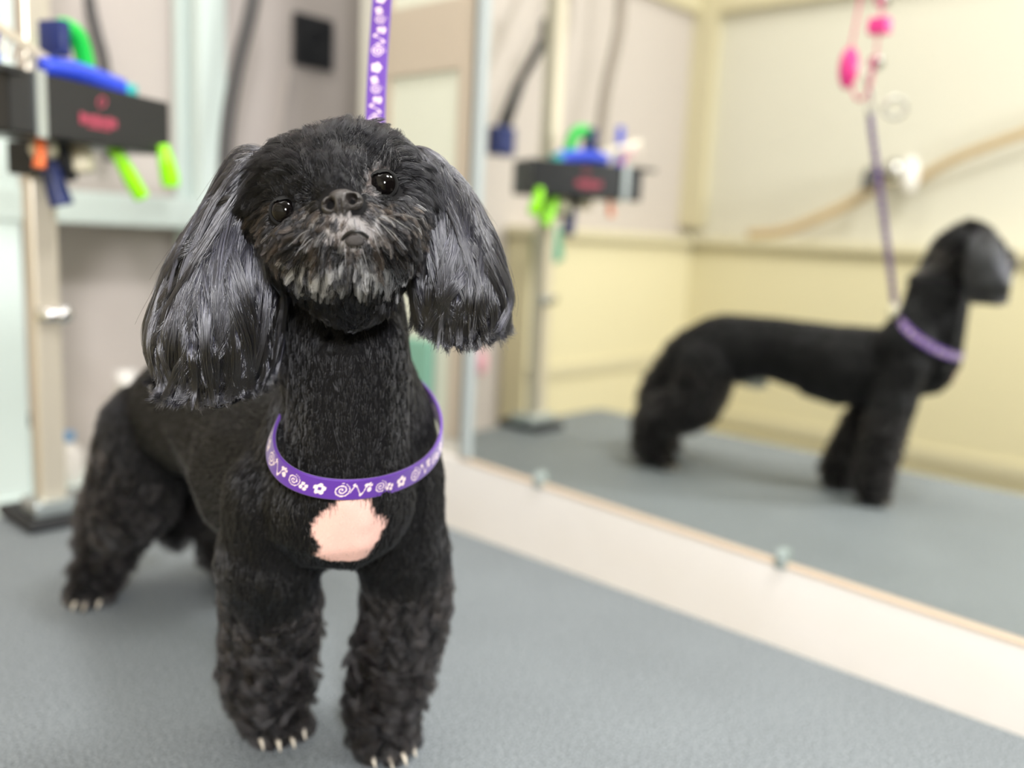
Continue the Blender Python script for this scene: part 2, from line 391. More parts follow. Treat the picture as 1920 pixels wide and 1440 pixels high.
box('clamp_block', (PX-.002, PY-.02, Z0-.015), (.046, .05, .034), M['matt'], tray, TR, .003)
# faded pink print: a little round crest over a word-like line
bm = bmesh.new()
add_ring(bm, T(.110, -.0006, Z0+.042), .006, .0009, tn, 20, (1, .7))
for k in range(8): add_box(bm, T(.083+k*.0062, -.0008, Z0+.023), (.0042, .001, .0085 if k % 3 else .011), TR)
add_box(bm, T(.105, -.0008, Z0+.016), (.03, .001, .0018), TR)
from_bm('print', bm, M['logo'], tray)
# tools (each its own thing)
def rounded_bar(name, pts, rads, m, label, cat, flat=1., parts=(), group=None):
    if parts:
        o = empty(name); tube('handle', smooth_pts(pts), np.interp(np.linspace(0, 1, len(smooth_pts(pts))), np.linspace(0, 1, len(rads)), rads), m, o, flat=flat)
        for nm, bm_, mt in parts: from_bm(nm, bm_, mt, o, True)
    else:
        sp = smooth_pts(pts); o = tube(name, sp, np.interp(np.linspace(0, 1, len(sp)), np.linspace(0, 1, len(rads)), rads), m, flat=flat)
    return tag(o, label, cat, group)
zb = Z0+.006
# green curved-handle dematting rake
bm = bmesh.new(); add_box(bm, T(.088, .035, Z1+.042), (.012, .03, .034), TR, .002)
for k in range(6): add_tube(bm, [T(.084, .022+k*.005, Z1+.028), T(.070, .022+k*.005, Z1+.020)], .0009, 6)
rounded_bar('grooming_rake', [T(.130, .035, zb+.02), T(.128, .035, Z1+.018), T(.118, .035, Z1+.048), T(.100, .035, Z1+.056), T(.09, .035, Z1+.048)], [.007, .009, .010, .009, .007], M['green'],
  'bright green curved handled grooming rake with navy head standing in the tray', 'grooming rake', parts=[('rake_head', bm, M['navy'])])
# blue clipper lying on top
bm = bmesh.new(); add_box(bm, T(.160, .018, Z1+.004), (.014, .028, .014), TR, .002)
rounded_bar('hair_clipper', [T(.060, .022, Z1+.010), T(.10, .02, Z1+.012), T(.155, .018, Z1+.005)], [.009, .011, .012], M['blue'],
  'royal blue hair clipper lying along the front of the tool tray', 'hair clipper', parts=[('clipper_head', bm, mat('aqua_plastic', (40, 170, 170), .4))])
# slicker brush (pink) and ivory comb leaning at left
bm = bmesh.new(); add_box(bm, T(.008, .05, Z1+.032), (.034, .008, .024), TR, .003)
rounded_bar('slicker_brush', [T(.018, .055, zb+.01), T(.014, .052, Z1+.01), T(.010, .05, Z1+.022)], [.006, .007, .007], M['pink'],
  'hot pink slicker brush with pale pad at the left end of the tray', 'brush', parts=[('brush_pad', bm, M['palepink'])])
tag(box('nail_file', T(.024, .045, Z1+.030), (.012, .010, .080), M['blue'], None, TR, .002), 'small blue handled tool upright behind the pink brush', 'grooming tool')
def comb(name, c, L_, m, label, rot):
    o = empty(name); tag(o, label, 'comb')
    box('spine', c, (L_, .004, .009), m, o, rot, .001)
    bm = bmesh.new(); ex = rot@Vector((1, 0, 0)); ez = rot@Vector((0, 0, 1))
    for k in range(20):
        q = Vector(c)+ex*(-L_/2+.004+k*(L_-.008)/19); add_box(bm, q-ez*.012, (.0016, .002, .018), rot)
    from_bm('teeth', bm, m, o); return o
comb('grooming_comb', T(.062, .028, Z1+.022), .15, M['steel'], 'long pale steel comb lying slanted across the tray top', TR@Matrix.Rotation(.33, 3, 'Y'))
# neon shears hooked in the tray edge, hanging below
def shears(name, top, dirv, m, label, L_=.085, w=.013):
    o = empty(name); tag(o, label, 'shears'); top = np.array(top); d = nrm(dirv); s = nrm(np.cross(d, FWD))
    for sg in (-1, 1):
        bm = bmesh.new(); add_tube(bm, [top, top+d*L_*.45+s*sg*.002, top+d*L_*.62+s*sg*.005], [.006, .0055, .0045], 10)
        add_ring(bm, top+d*(L_*.78)+s*sg*.010, .011, .0042, FWD, 24, (1, 1)); from_bm('handle', bm, m, o, True)
    bm = bmesh.new(); add_tube(bm, [top-d*.05, top], [.001, .004], 8, .4); from_bm('blade', bm, M['chrome'], o, True)
    return o
tube_l = rounded_bar('lime_brush', [T(.150, .030, zb), T(.157, .022, Z0-.008), T(.168, .015, Z0-.032), T(.178, .012, Z0-.048)], [.005, .0075, .0085, .008], M['lime'],
  'neon lime handle slanting down under the tray beside the ivory knob', 'grooming tool')
rounded_bar('lime_scissor_handle', [T(.196, -.002, Z0+.01), T(.199, -.004, Z0-.008), T(.204, -.004, Z0-.024), T(.206, -.004, Z0-.034)], [.006, .009, .0105, .009], M['lime'],
  'short neon lime handle hanging at the right end of the tray', 'grooming tool')
rounded_bar('ivory_brush', [T(.128, .05, zb), T(.128, .048, Z0-.010), T(.128, .045, Z0-.026)], [.008, .015, .013], M['ivory'],
  'round ivory brush knob hanging below the middle of the tray', 'grooming tool')
rounded_bar('pale_brush', [T(.086, .055, zb), T(.084, .05, Z0-.006), T(.084, .048, Z0-.016)], [.008, .014, .011], M['steel'],
  'greyish round brush end below the tray beside the black clamp', 'grooming tool')
rounded_bar('navy_brush', [T(.098, .062, zb), T(.104, .06, Z0-.03), T(.110, .055, Z0-.062)], [.008, .010, .012], M['navy'],
  'navy blue handle hanging below the tray beside the post', 'grooming tool')
rounded_bar('orange_tool', [T(.052, .02, zb), T(.050, .018, Z0-.012), T(.047, .018, Z0-.028)], [.004, .005, .006], M['orange'],
  'small orange tool tip hanging below the tray left of the clamp', 'grooming tool')
rounded_bar('black_scissors', [T(.105, .05, zb), T(.108, .05, Z0-.012), T(.120, .05, Z0-.034)], [.007, .008, .006], M['matt'],
  'black scissor handle hanging below the middle of the tray', 'grooming tool')
bm = bmesh.new(); add_box(bm, (.075, YF-.122, .33), (.075, .02, .085), Matrix.Rotation(.3, 3, 'Y'), .008); add_tube(bm, [(.07, YF-.122, .36), (.07, YF-.112, .379), (.07, YF-.08, .379)], .006, 8)
tag(from_bm('teal_mitt', bm, M['teal'], None, True), 'teal cloth mitt draped over the cream bath rim, seen in mirror', 'mitt')

# ------------------------------------------------------------------ rack on the far wall
rk = empty('shelf_rack'); tag(rk, 'pale mint enamel shelf rack standing against the far wall', 'shelf rack')
RY0, RY1 = 1.30, 1.385
for (x0, x1) in ((.40, .448), (.708, .752)):
    box2('upright', (x0, RY0, ZF), (x1, RY0+.025, 1.2), M['rack'], rk, bev=.002)
    box2('upright', (x0, RY1-.02, ZF), (x1, RY1, 1.2), M['rack'], rk, bev=.002)
for z, h in ((.335, .045), (-.105, .06), (-.45, .03)):
    box2('shelf_board', (.40, RY0-.004, z), (.752, RY1, z+h), M['rack'], rk, bev=.002)
# things on the lower shelf
def bottle(name, x, y, z, h, r_, m, capm, label):
    o = empty(name); tag(o, label, 'bottle')
    tube('bottle_body', [(x, y, z), (x, y, z+.004), (x, y, z+h*.6), (x, y, z+h*.78), (x, y, z+h*.82)], [r_*.9, r_, r_, r_*.45, r_*.4], m, o, 20)
    tube('cap', [(x, y, z+h*.82), (x, y, z+h)], r_*.45, capm, o, 16); return o
bottle('shampoo_bottle', .60, RY0+.035, -.045, .16, .034, M['ivory'], M['white'], 'squat ivory bottle on the lower rack shelf left of the dog')
bottle('spray_bottle', .512, RY0+.035, -.045, .075, .02, M['white'], M['bluec'], 'small white bottle with light blue cap beside the arm post')
bottle('dark_bottle', .462, RY0+.03, -.045, .11, .012, M['rack'], M['matt'], 'slim pale bottle with black cap at the left of the rack')
# socket with cable
so = empty('wall_socket'); tag(so, 'square black wall socket on the far wall left of the purple lead', 'socket')
sc_ = np.array([.977, YF, .672])
box('face_plate', sc_-np.array([0, .006, 0]), (.082, .012, .088), M['matt'], so, None, .003)
bm = bmesh.new(); add_ring(bm, sc_-np.array([0, .013, 0]), .022, .002, (0, 1, 0)); from_bm('socket_ring', bm, M['black'], so, True)
w = tube('power_cable', smooth_pts([(.93, YF-.006, .615), (.915, YF-.006, .54), (.90, YF-.006, .42), (.885, YF-.006, .20), (.87, YF-.006, -.2), (.87, YF-.006, -.8)]), .004, mat('pale_cord', (190, 182, 176), .6))
tag(w, 'thin pale cord running down the far wall below the black socket', 'cord')
def cab(name, pts, r_, m, label, cat='cable'):
    return tag(tube(name, smooth_pts(pts), r_, m), label, cat)
cab('dryer_cable', [(.74, .98, ZCe), (.74, .96, 1.2), P(492, -160, 1.22), P(474, 0, 1.22), P(448, 110, 1.22), P(428, 220, 1.22), P(421, 330, 1.22), P(430, 460, 1.24), P(450, 640, 1.3), P(440, 900, 1.45), (.83, 1.18, -.4), (.83, 1.2, ZF+.01)], .0095, M['grey'],
    'thick dark grey cable curving down beside the mint rack upright')
cab('lamp_cable', [(.53, 1.2, ZCe), P(160, -120, 1.3), P(168, 0, 1.3), P(180, 60, 1.3), P(196, 130, 1.31), P(205, 300, 1.33), P(212, 380, 1.36)][:6], .008, M['grey'],
    'short dark cable hanging behind the tray beside the post')
cab('floor_hose', [P(215, 440, 1.66), P(190, 560, 1.66), P(172, 650, 1.66), P(176, 760, 1.68), P(200, 900, 1.70)], .010, mat('dull_grey_hose', (150, 142, 138), .7), 'faint grey hose drooping against the far wall below the shelf', 'hose')
# jointed black lamp arm seen only in the mirror
la = empty('articulated_lamp'); tag(la, 'jointed black lamp arm reaching down behind the tray, seen in mirror', 'lamp')
def V(px, py, d):  # point seen in the mirror at that direction and unfolded distance, brought back into the room
    q = P(px, py, d); return np.array([2*MX-q[0], q[1], q[2]])
la0 = V(1075, -40, 1.9); la1 = [(la0[0], la0[1], ZCe), la0, V(1040, 40, 1.88)]; la2 = [V(1040, 40, 1.88), V(975, 155, 1.86)]; la3 = [V(975, 155, 1.86), V(945, 235, 1.85)]
tube('upper_arm', la1, .010, M['matt'], la); tube('lower_arm', la2, [.013, .008], M['matt'], la); tube('lamp_stem', la3, [.011, .014], M['matt'], la)
bm = bmesh.new(); add_ball(bm, V(1030, 55, 1.87), .02, 2, (1, 1, 1.5)); from_bm('joint', bm, M['matt'], la, True)
bm = bmesh.new(); add_box(bm, V(940, 265, 1.84), (.05, .04, .06), None, .006); from_bm('lamp_head', bm, M['navy'], la)
hh_ = V(1168, -40, 2.0)
cab('hanging_hose', [(hh_[0], hh_[1], ZCe), hh_, V(1160, 60, 2.0), V(1140, 150, 2.0), V(1128, 230, 2.0), V(1122, 300, 2.0)], .012, mat('grey_brown_hose', (140, 130, 120), .6), 'grey brown hose hanging near the far wall, seen in mirror', 'hose')
# little things hanging on walls
bm = bmesh.new(); rr = R@_v((903, 680)); q = CAM+rr*(1.365/rr[1]); q[0] = 2*MX-q[0]; add_ball(bm, q, .019, 3, (.9, .5, 1.5)); add_tube(bm, [q+np.array([0, .005, .03]), q+np.array([0, .034, .06])], .003, 8)
tag(from_bm('pink_sponge', bm, M['palepink'], None, True), 'pale pink sponge hanging on the far wall, seen in mirror', 'sponge')
bm = bmesh.new(); add_box(bm, (XR-.015, .885, .155), (.012, .055, .10), None, .005)
tag(from_bm('green_towel', bm, mat('sage_towel', (120, 165, 145), .9, bump=.4), None), 'sage green towel hanging on the wall behind the dog neck', 'towel')

# ================================================================== THE DOG
skin = mat('dark_dog_skin', (20, 19, 21), .7)
prims = []     # (p1, r1, p2, r2, hair attributes)
def pr(p1, r1, p2, r2, **k):
    a = dict(len=.006, lift=.25, wave=0, flow=(0, 1, -.4), droop=.1, grey=0.); a.update(k)
    prims.append((np.array(p1, float), r1, np.array(p2, float), r2, a))
HB_ = nrm((.22, .95, -.25))      # coat lies from shoulders to rump
# trunk
pr((.298, .394, .197), .044, (.305, .412, .194), .047, len=.005, flow=(-.02, .15, -1), lift=.15)
pr((.310, .425, .194), .051, (.328, .50, .184), .060, len=.005, flow=HB_, lift=.15)
pr((.328, .50, .186), .057, (.346, .60, .199), .047, len=.006, flow=HB_, lift=.18)
pr((.346, .60, .199), .047, (.362, .675, .190), .055, len=.007, flow=HB_, lift=.2)
pr((.362, .675, .190), .055, (.372, .715, .165), .054, len=.008, flow=(.1, .6, -.8), lift=.2)
# deeper ribs
pr((.318, .452, .180), .050, (.334, .525, .180), .051, len=.005, flow=HB_, lift=.15)
pr((.356, .650, .152), .012, (.346, .612, .144), .009, len=.012, flow=(-.2, -.6, -.8), lift=.4)
# shoulders
pr((.280, .430, .190), .032, (.287, .444, .150), .031, len=.005, flow=(-.1, .1, -1), lift=.15)
pr((.345, .405, .200), .033, (.354, .412, .155), .033, len=.005, flow=(.1, .1, -1), lift=.15)
# neck
pr((.294, .384, .205), .036, (.292, .380, .285), .032, len=.005, flow=(-.1, -.1, -1), lift=.12)
pr((.322, .405, .262), .029, (.336, .412, .222), .040, len=.005, flow=(.1, .1, -1), lift=.12)
pr((.308, .412, .205), .050, (.306, .400, .250), .037, len=.005, flow=(-.1, -.1, -1), lift=.12)
pr((.306, .398, .250), .038, (.296, .394, .300), .037, len=.005, flow=(-.1, -.1, -1), lift=.12)
# head
H = dict(len=.007, lift=.3, flow=(0, 0, -1))
pr(P(632, 402, .438), .041, P(640, 440, .442), .040, **H)
pr(P(590, 372, .440), .033, P(560, 395, .442), .030, **H)
pr(P(640, 362, .440), .034, P(685, 360, .440), .033, **H)
pr(P(700, 365, .440), .031, P(745, 378, .442), .026, **H)
pr(P(600, 465, .412), .021, P(568, 435, .420), .020, **H)
pr(P(710, 440, .412), .021, P(730, 410, .424), .019, **H)
pr(P(655, 485, .408), .022, P(660, 535, .425), .022, **H)
pr(P(645, 402, .398), .0115, P(650, 425, .398), .017, **H)
pr(P(625, 450, .397), .013, P(685, 440, .397), .013, **H)
pr(P(643, 375, .398), .010, P(648, 350, .412), .017, **H)
# tail root hanging behind
pr((.376, .735, .175), .030, (.388, .765, .120), .028, len=.022, flow=(.05, .2, -1), lift=.3, wave=.002)
pr((.388, .765, .120), .028, (.396, .780, .060), .020, len=.022, flow=(.05, .2, -1), lift=.3, wave=.002)
L_ = dict(len=.016, lift=.55, wave=.0042, flow=(-.05, -.05, -1), droop=.3)
def leg(pts, rr, paw, pdir, pr_, **kw):
    a = dict(L_); a.update(kw)
    for i in range(len(pts)-1):
        aa = dict(a)
        if i == 0: aa.update(len=a['len']*.6, lift=.25, wave=.001)
        pr(pts[i], rr[i], pts[i+1], rr[i+1], **aa)
    paw = np.array(paw, float); d = nrm(pdir); s = np.array([-d[1], d[0], 0])
    pr(pts[-1], rr[-1], paw+np.array([0, 0, .004]), pr_, **dict(a, len=.010))
    for k, off in enumerate((-1.5, -.5, .5, 1.5)):
        c = paw + d*(.017 if abs(off) < 1 else .011) + s*off*.0095; c[2] = .0115
        pr(paw+s*off*.006, .010, c, .0088, len=.010, lift=.4, flow=tuple(d+np.array([0, 0, -.6])), wave=.0005, droop=.2)
    return paw, d, s
HD = nrm((-.30, -.95, 0))
paws = []
# front right (photo left), front left (photo right), hind right (photo left), hind left
paws.append(leg([(.283, .443, .150), (.300, .466, .105), (.308, .482, .060), (.315, .492, .030)], [.032, .030, .027, .025], (.319, .491, .014), HD, .020))
paws.append(leg([(.358, .410, .150), (.370, .414, .110), (.364, .420, .065), (.362, .427, .030)], [.032, .028, .025, .024], (.360, .425, .014), HD, .020))
paws.append(leg([(.338, .705, .170), (.325, .715, .115), (.337, .782, .075), (.336, .795, .035)], [.044, .038, .028, .025], (.320, .787, .014), nrm((-.75, -.65, 0)), .021, len=.015))
paws.append(leg([(.400, .680, .165), (.412, .685, .110), (.430, .740, .075), (.434, .750, .035)], [.046, .042, .034, .027], (.434, .725, .014), nrm((-.05, -1, 0)), .021, len=.015))
bm = bmesh.new()
for p1, r1, p2, r2, a in prims: add_cone(bm, p1, r1, p2, r2)
bme = remeshed(bm, .0024, 5, .5)
# eye sockets: push the surface in around the eyes
EYES = [(P(535, 398, .4070), .0066), (P(720, 348, .4085), .0068)]
bv, bn, bt = mesh_arrays(bme)
for c, r_ in EYES:
    d = np.linalg.norm(bv-c, axis=1); w = np.exp(-(d/.011)**2)[:, None]; bv = bv + FWD*w*.004
bme.vertices.foreach_set('co', bv.ravel()); bme.update()
# pink bald patch on the breast: polygon in the plane across the chest
pp = np.array([(640, 928), (688, 936), (703, 962), (729, 984), (722, 1008), (707, 1030), (705, 1057), (655, 1070), (605, 1062), (611, 1036), (594, 1010), (604, 975), (629, 950)], float)
def proj(Pw):
    q = (np.asarray(Pw)-CAM)@R; return np.stack([960+F*q[..., 0]/-q[..., 2], 720-F*q[..., 1]/-q[..., 2]], -1)
C0 = np.array([.285, .352, .165]); sdir = np.array([.93, -.36, 0]); hd = np.array([-.36, -.93, 0])
def to_plane(px, py):
    rr = R@_v((px, py)); t_ = ((C0-CAM)@hd)/(rr@hd); q = CAM+rr*t_; return ((q-C0)@sdir, q[2])
poly = np.array([to_plane(*q) for q in pp])
def in_patch(Q, grow=0.):
    u = (Q-C0)@sdir; z = Q[:, 2]; cu, cz = poly.mean(0)
    ang = np.arctan2(z-cz, u-cu); rad = np.hypot(z-cz, u-cu)
    pa = np.arctan2(poly[:, 1]-cz, poly[:, 0]-cu); prd = np.hypot(poly[:, 1]-cz, poly[:, 0]-cu); o_ = np.argsort(pa)
    lim = np.interp(ang, np.concatenate([pa[o_]-2*np.pi, pa[o_], pa[o_]+2*np.pi]), np.tile(prd[o_], 3))
    return (rad < lim+grow) & ((Q-C0)@hd > -.05) 
bv, bn, bt = mesh_arrays(bme)
cols = np.tile(np.array([.004, .0038, .0042, 1]), (len(bv), 1))
ip = in_patch(bv); cols[ip] = (.80, .50, .43, 1)
mz = np.linalg.norm((proj(bv)-np.array([665, 435]))/np.array([62, 34]), axis=1); mk = (mz < 1+.25*np.sin(bv[:, 2]*4000)) & ((bv-CAM)@FWD < .41); cols[mk] = (.24, .225, .22, 1)
def brow(q, dpt):
    dxy = q-np.array([720, 348]); r_ = np.hypot(dxy[:, 0], dxy[:, 1]); return (r_ > 22) & (r_ < 37+6*np.sin(np.arctan2(dxy[:, 1], dxy[:, 0])*23)) & (dxy[:, 0] < 10) & (dxy[:, 1] < 16-.2*dxy[:, 0]) & (dpt < .43)
eb = brow(proj(bv), (bv-CAM)@FWD); cols[eb] = (.10, .085, .078, 1)
# pale tuft under the belly in front of the thigh
TUFT = np.array([.347, .617, .139])
def in_tuft(Q, g=0.): return np.linalg.norm((Q-TUFT)*np.array([1, .6, .75]), axis=1) < .017+g
cols[in_tuft(bv)] = (.30, .31, .28, 1)
set_tint(bme, cols)
dog = link('dog', bme, attr_mat('dog_skin', .8, spec=.12), None, True)
tag(dog, 'black long-eared small dog with shaved pink breast patch standing on the grooming table', 'dog')

# --- per-root attributes from the nearest body primitives
PA = np.array([q[0] for q in prims]); PB = np.array([q[2] for q in prims]); RA = np.array([q[1] for q in prims]); RB = np.array([q[3] for q in prims])
AL = np.array([q[4]['len'] for q in prims]); AI = np.array([q[4]['lift'] for q in prims]); AW = np.array([q[4]['wave'] for q in prims])
AD = np.array([q[4]['droop'] for q in prims]); AF = unit(np.array([q[4]['flow'] for q in prims], float))
def body_attr(Q):
    ab = PB-PA; L2 = np.maximum((ab**2).sum(1), 1e-9)
    t_ = np.clip(((Q[:, None]-PA[None])*ab[None]).sum(2)/L2[None], 0, 1)
    d = np.linalg.norm(Q[:, None]-(PA[None]+t_[..., None]*ab[None]), axis=2)-(RA[None]*(1-t_)+RB[None]*t_)
    w = np.exp(-np.maximum(d-d.min(1, keepdims=True), 0)/.006); w /= w.sum(1, keepdims=True)
    return w@AL, w@AI, w@AW, w@AD, unit(w@AF)
def in_head(Q):
    d = (Q-CAM)@FWD; pxy = proj(Q)
    return (Q[:, 2] > .285) & (Q[:, 1] < .44) & ~((d > .447) & (Q[:, 2] < .318))
HE = hair_mat('glossy_ear_hair', .16, .25, 1.85); HH = hair_mat('head_hair_black', .16, .3, 1.34); HM = hair_mat('black_dog_hair', .22, .3, 1.51); HU = hair_mat('muzzle_hair_mixed', .2, .3, 1.38); HM2 = hair_mat('black_wavy_hair', .22, .35, 1.5)
BLK = np.array([.004, .004, .005])
def tints(n, base=BLK, var=.5): return base[None]*(1+RNG.normal(0, var, (n, 1)).clip(-.7, 2))

# --- short body coat
N = 150000
Q, NQ = scatter(bme, N, lambda c: np.where(in_head(c), 0., 1.)*np.where(c[:, 2] < .003, 0, 1)*np.where(c[:, 1] > .55, .6, 1.))
ln, li, wv, dr, fl = body_attr(Q)
fl = unit(fl + .18*np.stack([[noise.noise(Vector(q)*28), noise.noise(Vector(q)*28+Vector((9, 3, 1))), noise.noise(Vector(q)*28+Vector((2, 7, 5)))] for q in Q]))
ipq = in_patch(Q, RNG.normal(0, .0018, N))
leggy = ln > .009
ln = ln*RNG.uniform(.75, 1.15, N)*np.where(ipq, .35, 1)
tc_ = tints(N); tc_[ipq] = np.array([.80, .56, .50])*RNG.uniform(.8, 1.1, (ipq.sum(), 1))
brown = leggy & (RNG.random(N) < .35); tc_[brown] = np.array([.022, .016, .014])
tq = in_tuft(Q, RNG.normal(0, .002, N)); tc_[tq] = np.array([.62, .62, .57])*RNG.uniform(.7, 1.1, (tq.sum(), 1))
a_ = ~leggy
pts = strands(Q[a_], NQ[a_], fl[a_], ln[a_], 4, li[a_], dr[a_], wv[a_], 1., .10, .35, 14)
hair_object('body_coat', pts, .00011, tc_[a_], HM, dog)
a_ = leggy
pts = strands(Q[a_], NQ[a_], fl[a_], ln[a_], 6, li[a_], dr[a_], wv[a_], 1.3, .25, .80, 80)
pts[..., 2] = np.maximum(pts[..., 2], .0006)
hair_object('leg_fur', pts, .00012, tc_[a_], HM2, dog)

# --- head hair: anchors (px, py, direction in the view plane, outwards, length, grey, lift)
anc = [
 # forehead / crown: brushed up and outwards
 (640, 330, 0, -1, .008, 0, .3), (640, 270, -.1, -1, .010, 0, .25), (580, 280, -.6, -1, .010, 0, .25), (700, 270, .6, -1, .010, 0, .25),
 (520, 320, -1, -.2, .012, 0, .25), (770, 300, 1, .1, .012, 0, .25), (480, 330, -.7, .9, .015, 0, .25), (800, 340, .6, 1, .015, 0, .25),
 (600, 340, -.5, -.7, .010, 0, .35), (680, 315, .5, -.8, .010, 0, .35), (640, 225, 0, -.5, .012, 0, .3),
 # round the eyes
 (498, 395, -1, .5, .010, 0, .25), (530, 355, -.4, -1, .006, 0, .15), (545, 440, -.5, 1, .006, 0, .2), (565, 395, .3, .8, .003, 0, .2), (755, 350, 1, .1, .009, 0, .25), (715, 315, -.2, -1, .004, .35, .15), (690, 345, -.9, -.3, .003, .3, .15), (725, 388, .3, 1, .004, .05, .2),
 # bridge and cheeks, radiating from the nose
 (640, 345, 0, -1, .006, .05, .3), (585, 385, -1, -.1, .007, .15, .25), (695, 372, 1, -.1, .006, .1, .25),
 (575, 430, -1, .3, .012, .05, .22), (540, 455, -1, .6, .011, .04, .25), (600, 460, -.8, .7, .013, .04, .22), (520, 490, -.6, 1, .009, 0, .2),
 (722, 420, 1, .3, .011, .06, .22), (760, 430, 1, .4, .010, .08, .25), (790, 440, .8, .7, .008, .1, .25), (740, 460, .7, .8, .011, .05, .22), (790, 480, .4, 1, .012, 0, .3),
 # muzzle skin hairs, very short and grey
 (645, 415, 0, 1, .0035, .75, .25), (620, 430, -.5, 1, .005, .6, .3), (680, 425, .5, 1, .005, .6, .3), (665, 455, 0, 1, .004, .6, .25), (630, 455, -.3, 1, .008, .3, .3), (700, 450, .4, 1, .008, .3, .3),
 # beard
 (655, 490, 0, 1, .012, .16, .3), (610, 500, -.35, 1, .012, .12, .3), (700, 490, .35, 1, .012, .14, .3), (580, 490, -.6, 1, .011, .06, .3), (740, 480, .6, 1, .011, .08, .3),
 (655, 545, 0, 1, .009, .04, .2), (600, 555, -.3, 1, .009, 0, .2), (720, 545, .3, 1, .009, 0, .2), (655, 600, 0, 1, .005, 0, .12), (570, 610, 0, 1, .005, 0, .12), (740, 600, 0, 1, .005, 0, .12), (655, 660, 0, 1, .004, 0, .1),
 (520, 560, -.4, 1, .010, 0, .2), (790, 540, .4, 1, .010, 0, .2)]
an = np.array(anc, float)
N = 70000
def hw(c):
    facing = np.clip(-(nrm(FWD)*0).sum()+1, 0, 1); q = proj(c); de = np.min([np.linalg.norm(c-e[0], axis=1)/e[1] for e in EYES], 0)
    nose = np.linalg.norm((q-np.array([641, 380]))/np.array([42, 27]), axis=1) < 1
    face = (q[:, 1] > 340) & (q[:, 1] < 540) & ((c-CAM)@FWD < .43)
    return np.where(in_head(c), 1., 0.)*np.where(de < 1.20, 0, 1)*np.where(np.linalg.norm((q-np.array([665, 437]))/np.array([58, 30]), axis=1) < 1, .4, 1)*np.where(nose & ((c-CAM)@FWD < .41), 0, 1)*np.where(face, 2., 1.)
Q, NQ = scatter(bme, N, hw)
q2 = proj(Q); dd = np.linalg.norm(q2[:, None]-an[None, :, :2], axis=2); w = np.exp(-(dd/24)**1.5)+1e-12; w /= w.sum(1, keepdims=True)
dx = w@(an[:, 2]/np.hypot(an[:, 2], an[:, 3])); dy = w@(an[:, 3]/np.hypot(an[:, 2], an[:, 3]))
ln = w@an[:, 4]; gr = w@an[:, 5]; li = w@an[:, 6]
fl = dx[:, None]*RIGHT[None]-dy[:, None]*UP[None]
back = np.clip(((Q-CAM)@FWD-.445)/.02, 0, 1)[:, None]
fl = unit(fl*(1-back)+np.array([.1, .3, -1.])*back); 
fl = unit(fl + .25*np.stack([[noise.noise(Vector(q)*60), noise.noise(Vector(q)*60+Vector((9, 3, 1))), noise.noise(Vector(q)*60+Vector((2, 7, 5)))] for q in Q]))
ln = ln*RNG.uniform(.7, 1.15, N)
greyh = RNG.random(N) < gr*.75
tt = tints(N, BLK, .5)
bw = brow(q2, (Q-CAM)@FWD) & (RNG.random(N) < .6); ln[bw] = .0035; tt[bw] = np.array([.36, .31, .29])
warm = (q2[:, 1] > 380) & (q2[:, 1] < 500) & (RNG.random(N) < .4); tt[warm] = np.array([.035, .026, .021])
g = RNG.uniform(.30, .75, N); tt[greyh] = (np.array([.95, .93, .92])[None]*g[:, None])[greyh]
muz = (q2[:, 1] > 375) & ((Q-CAM)@FWD < .43)
pts = strands(Q[~muz], NQ[~muz], fl[~muz], ln[~muz], 5, li[~muz], .1, .0004, 1., .14, .7, 50)
hair_object('head_hair', pts, .00010, tt[~muz], HH, dog)
pts = strands(Q[muz], NQ[muz], fl[muz], ln[muz], 5, li[muz], .12, .0004, 1., .16, .8, 22)
# the beard is silver tipped
k = pts.shape[1]; tip = np.linspace(0, 1, k)[None, :, None]
bz = (q2[muz][:, 1] > 480-.06*np.abs(q2[muz][:, 0]-655)) & (np.abs(q2[muz][:, 0]-655) < 120) & (q2[muz][:, 1] < 530) & (RNG.random(muz.sum()) < .55)
bz = np.where(RNG.random(muz.sum()) < .8, bz[OWN], bz)[:, None, None]; tmz = tt[muz]; tmz = np.where((RNG.random(muz.sum()) < .75)[:, None], tmz[OWN], tmz)
tm = np.repeat(tmz[:, None], k, 1); tm = np.where(bz & (tip > .45), np.array([.80, .80, .82]), tm)
hair_object('muzzle_hair', pts, .00011, tm, HU, dog)
# whiskers
wh = []
for (a, b_) in [((598, 432), (553, 480)), ((612, 440), (560, 470)), ((690, 415), (722, 455)), ((700, 410), (742, 450)), ((705, 400), (772, 432)), ((716, 420), (765, 470)), ((694, 428), (712, 475)), ((600, 425), (540, 462)), ((650, 430), (648, 500)), ((672, 436), (690, 505)), ((725, 405), (790, 412))]:
    p0 = P(*a, .392); p2 = P(*b_, .383); pm = (p0+p2)/2-FWD*.003+UP*.001
    wh.append([p0, (p0+pm)/2-FWD*.001, pm, (pm+p2)/2, p2])
o = hair_object('whiskers', np.array(wh), .00016, np.tile([.8, .78, .76], (len(wh), 1)), HM, dog); o['label'] = 'pale stiff whiskers'

# --- eyes
em = mat('glossy_dark_eye', (8, 6, 6), .03)
nt = em.node_tree; b = nt.nodes['Principled BSDF']; b.inputs['IOR'].default_value = 1.33
lid = mat('black_eyelid', (3, 3, 3), 1)
for c, r_ in EYES:
    bm = bmesh.new(); add_ball(bm, c, r_, 4); e = from_bm('eye', bm, em, dog, True); e['label'] = 'glossy dark brown eye'
    bm = bmesh.new(); add_ring(bm, c-FWD*r_*.45, r_*.93, .0008, FWD, 32)
    lv = add_ball(bm, c, r_*1.10, 4); bmesh.ops.delete(bm, geom=[q for q in lv if (np.array(q.co)-c)@nrm(UP*.9+FWD*.35-RIGHT*.12) < .30*r_], context='VERTS'); from_bm('eyelid', bm, lid, e, True)

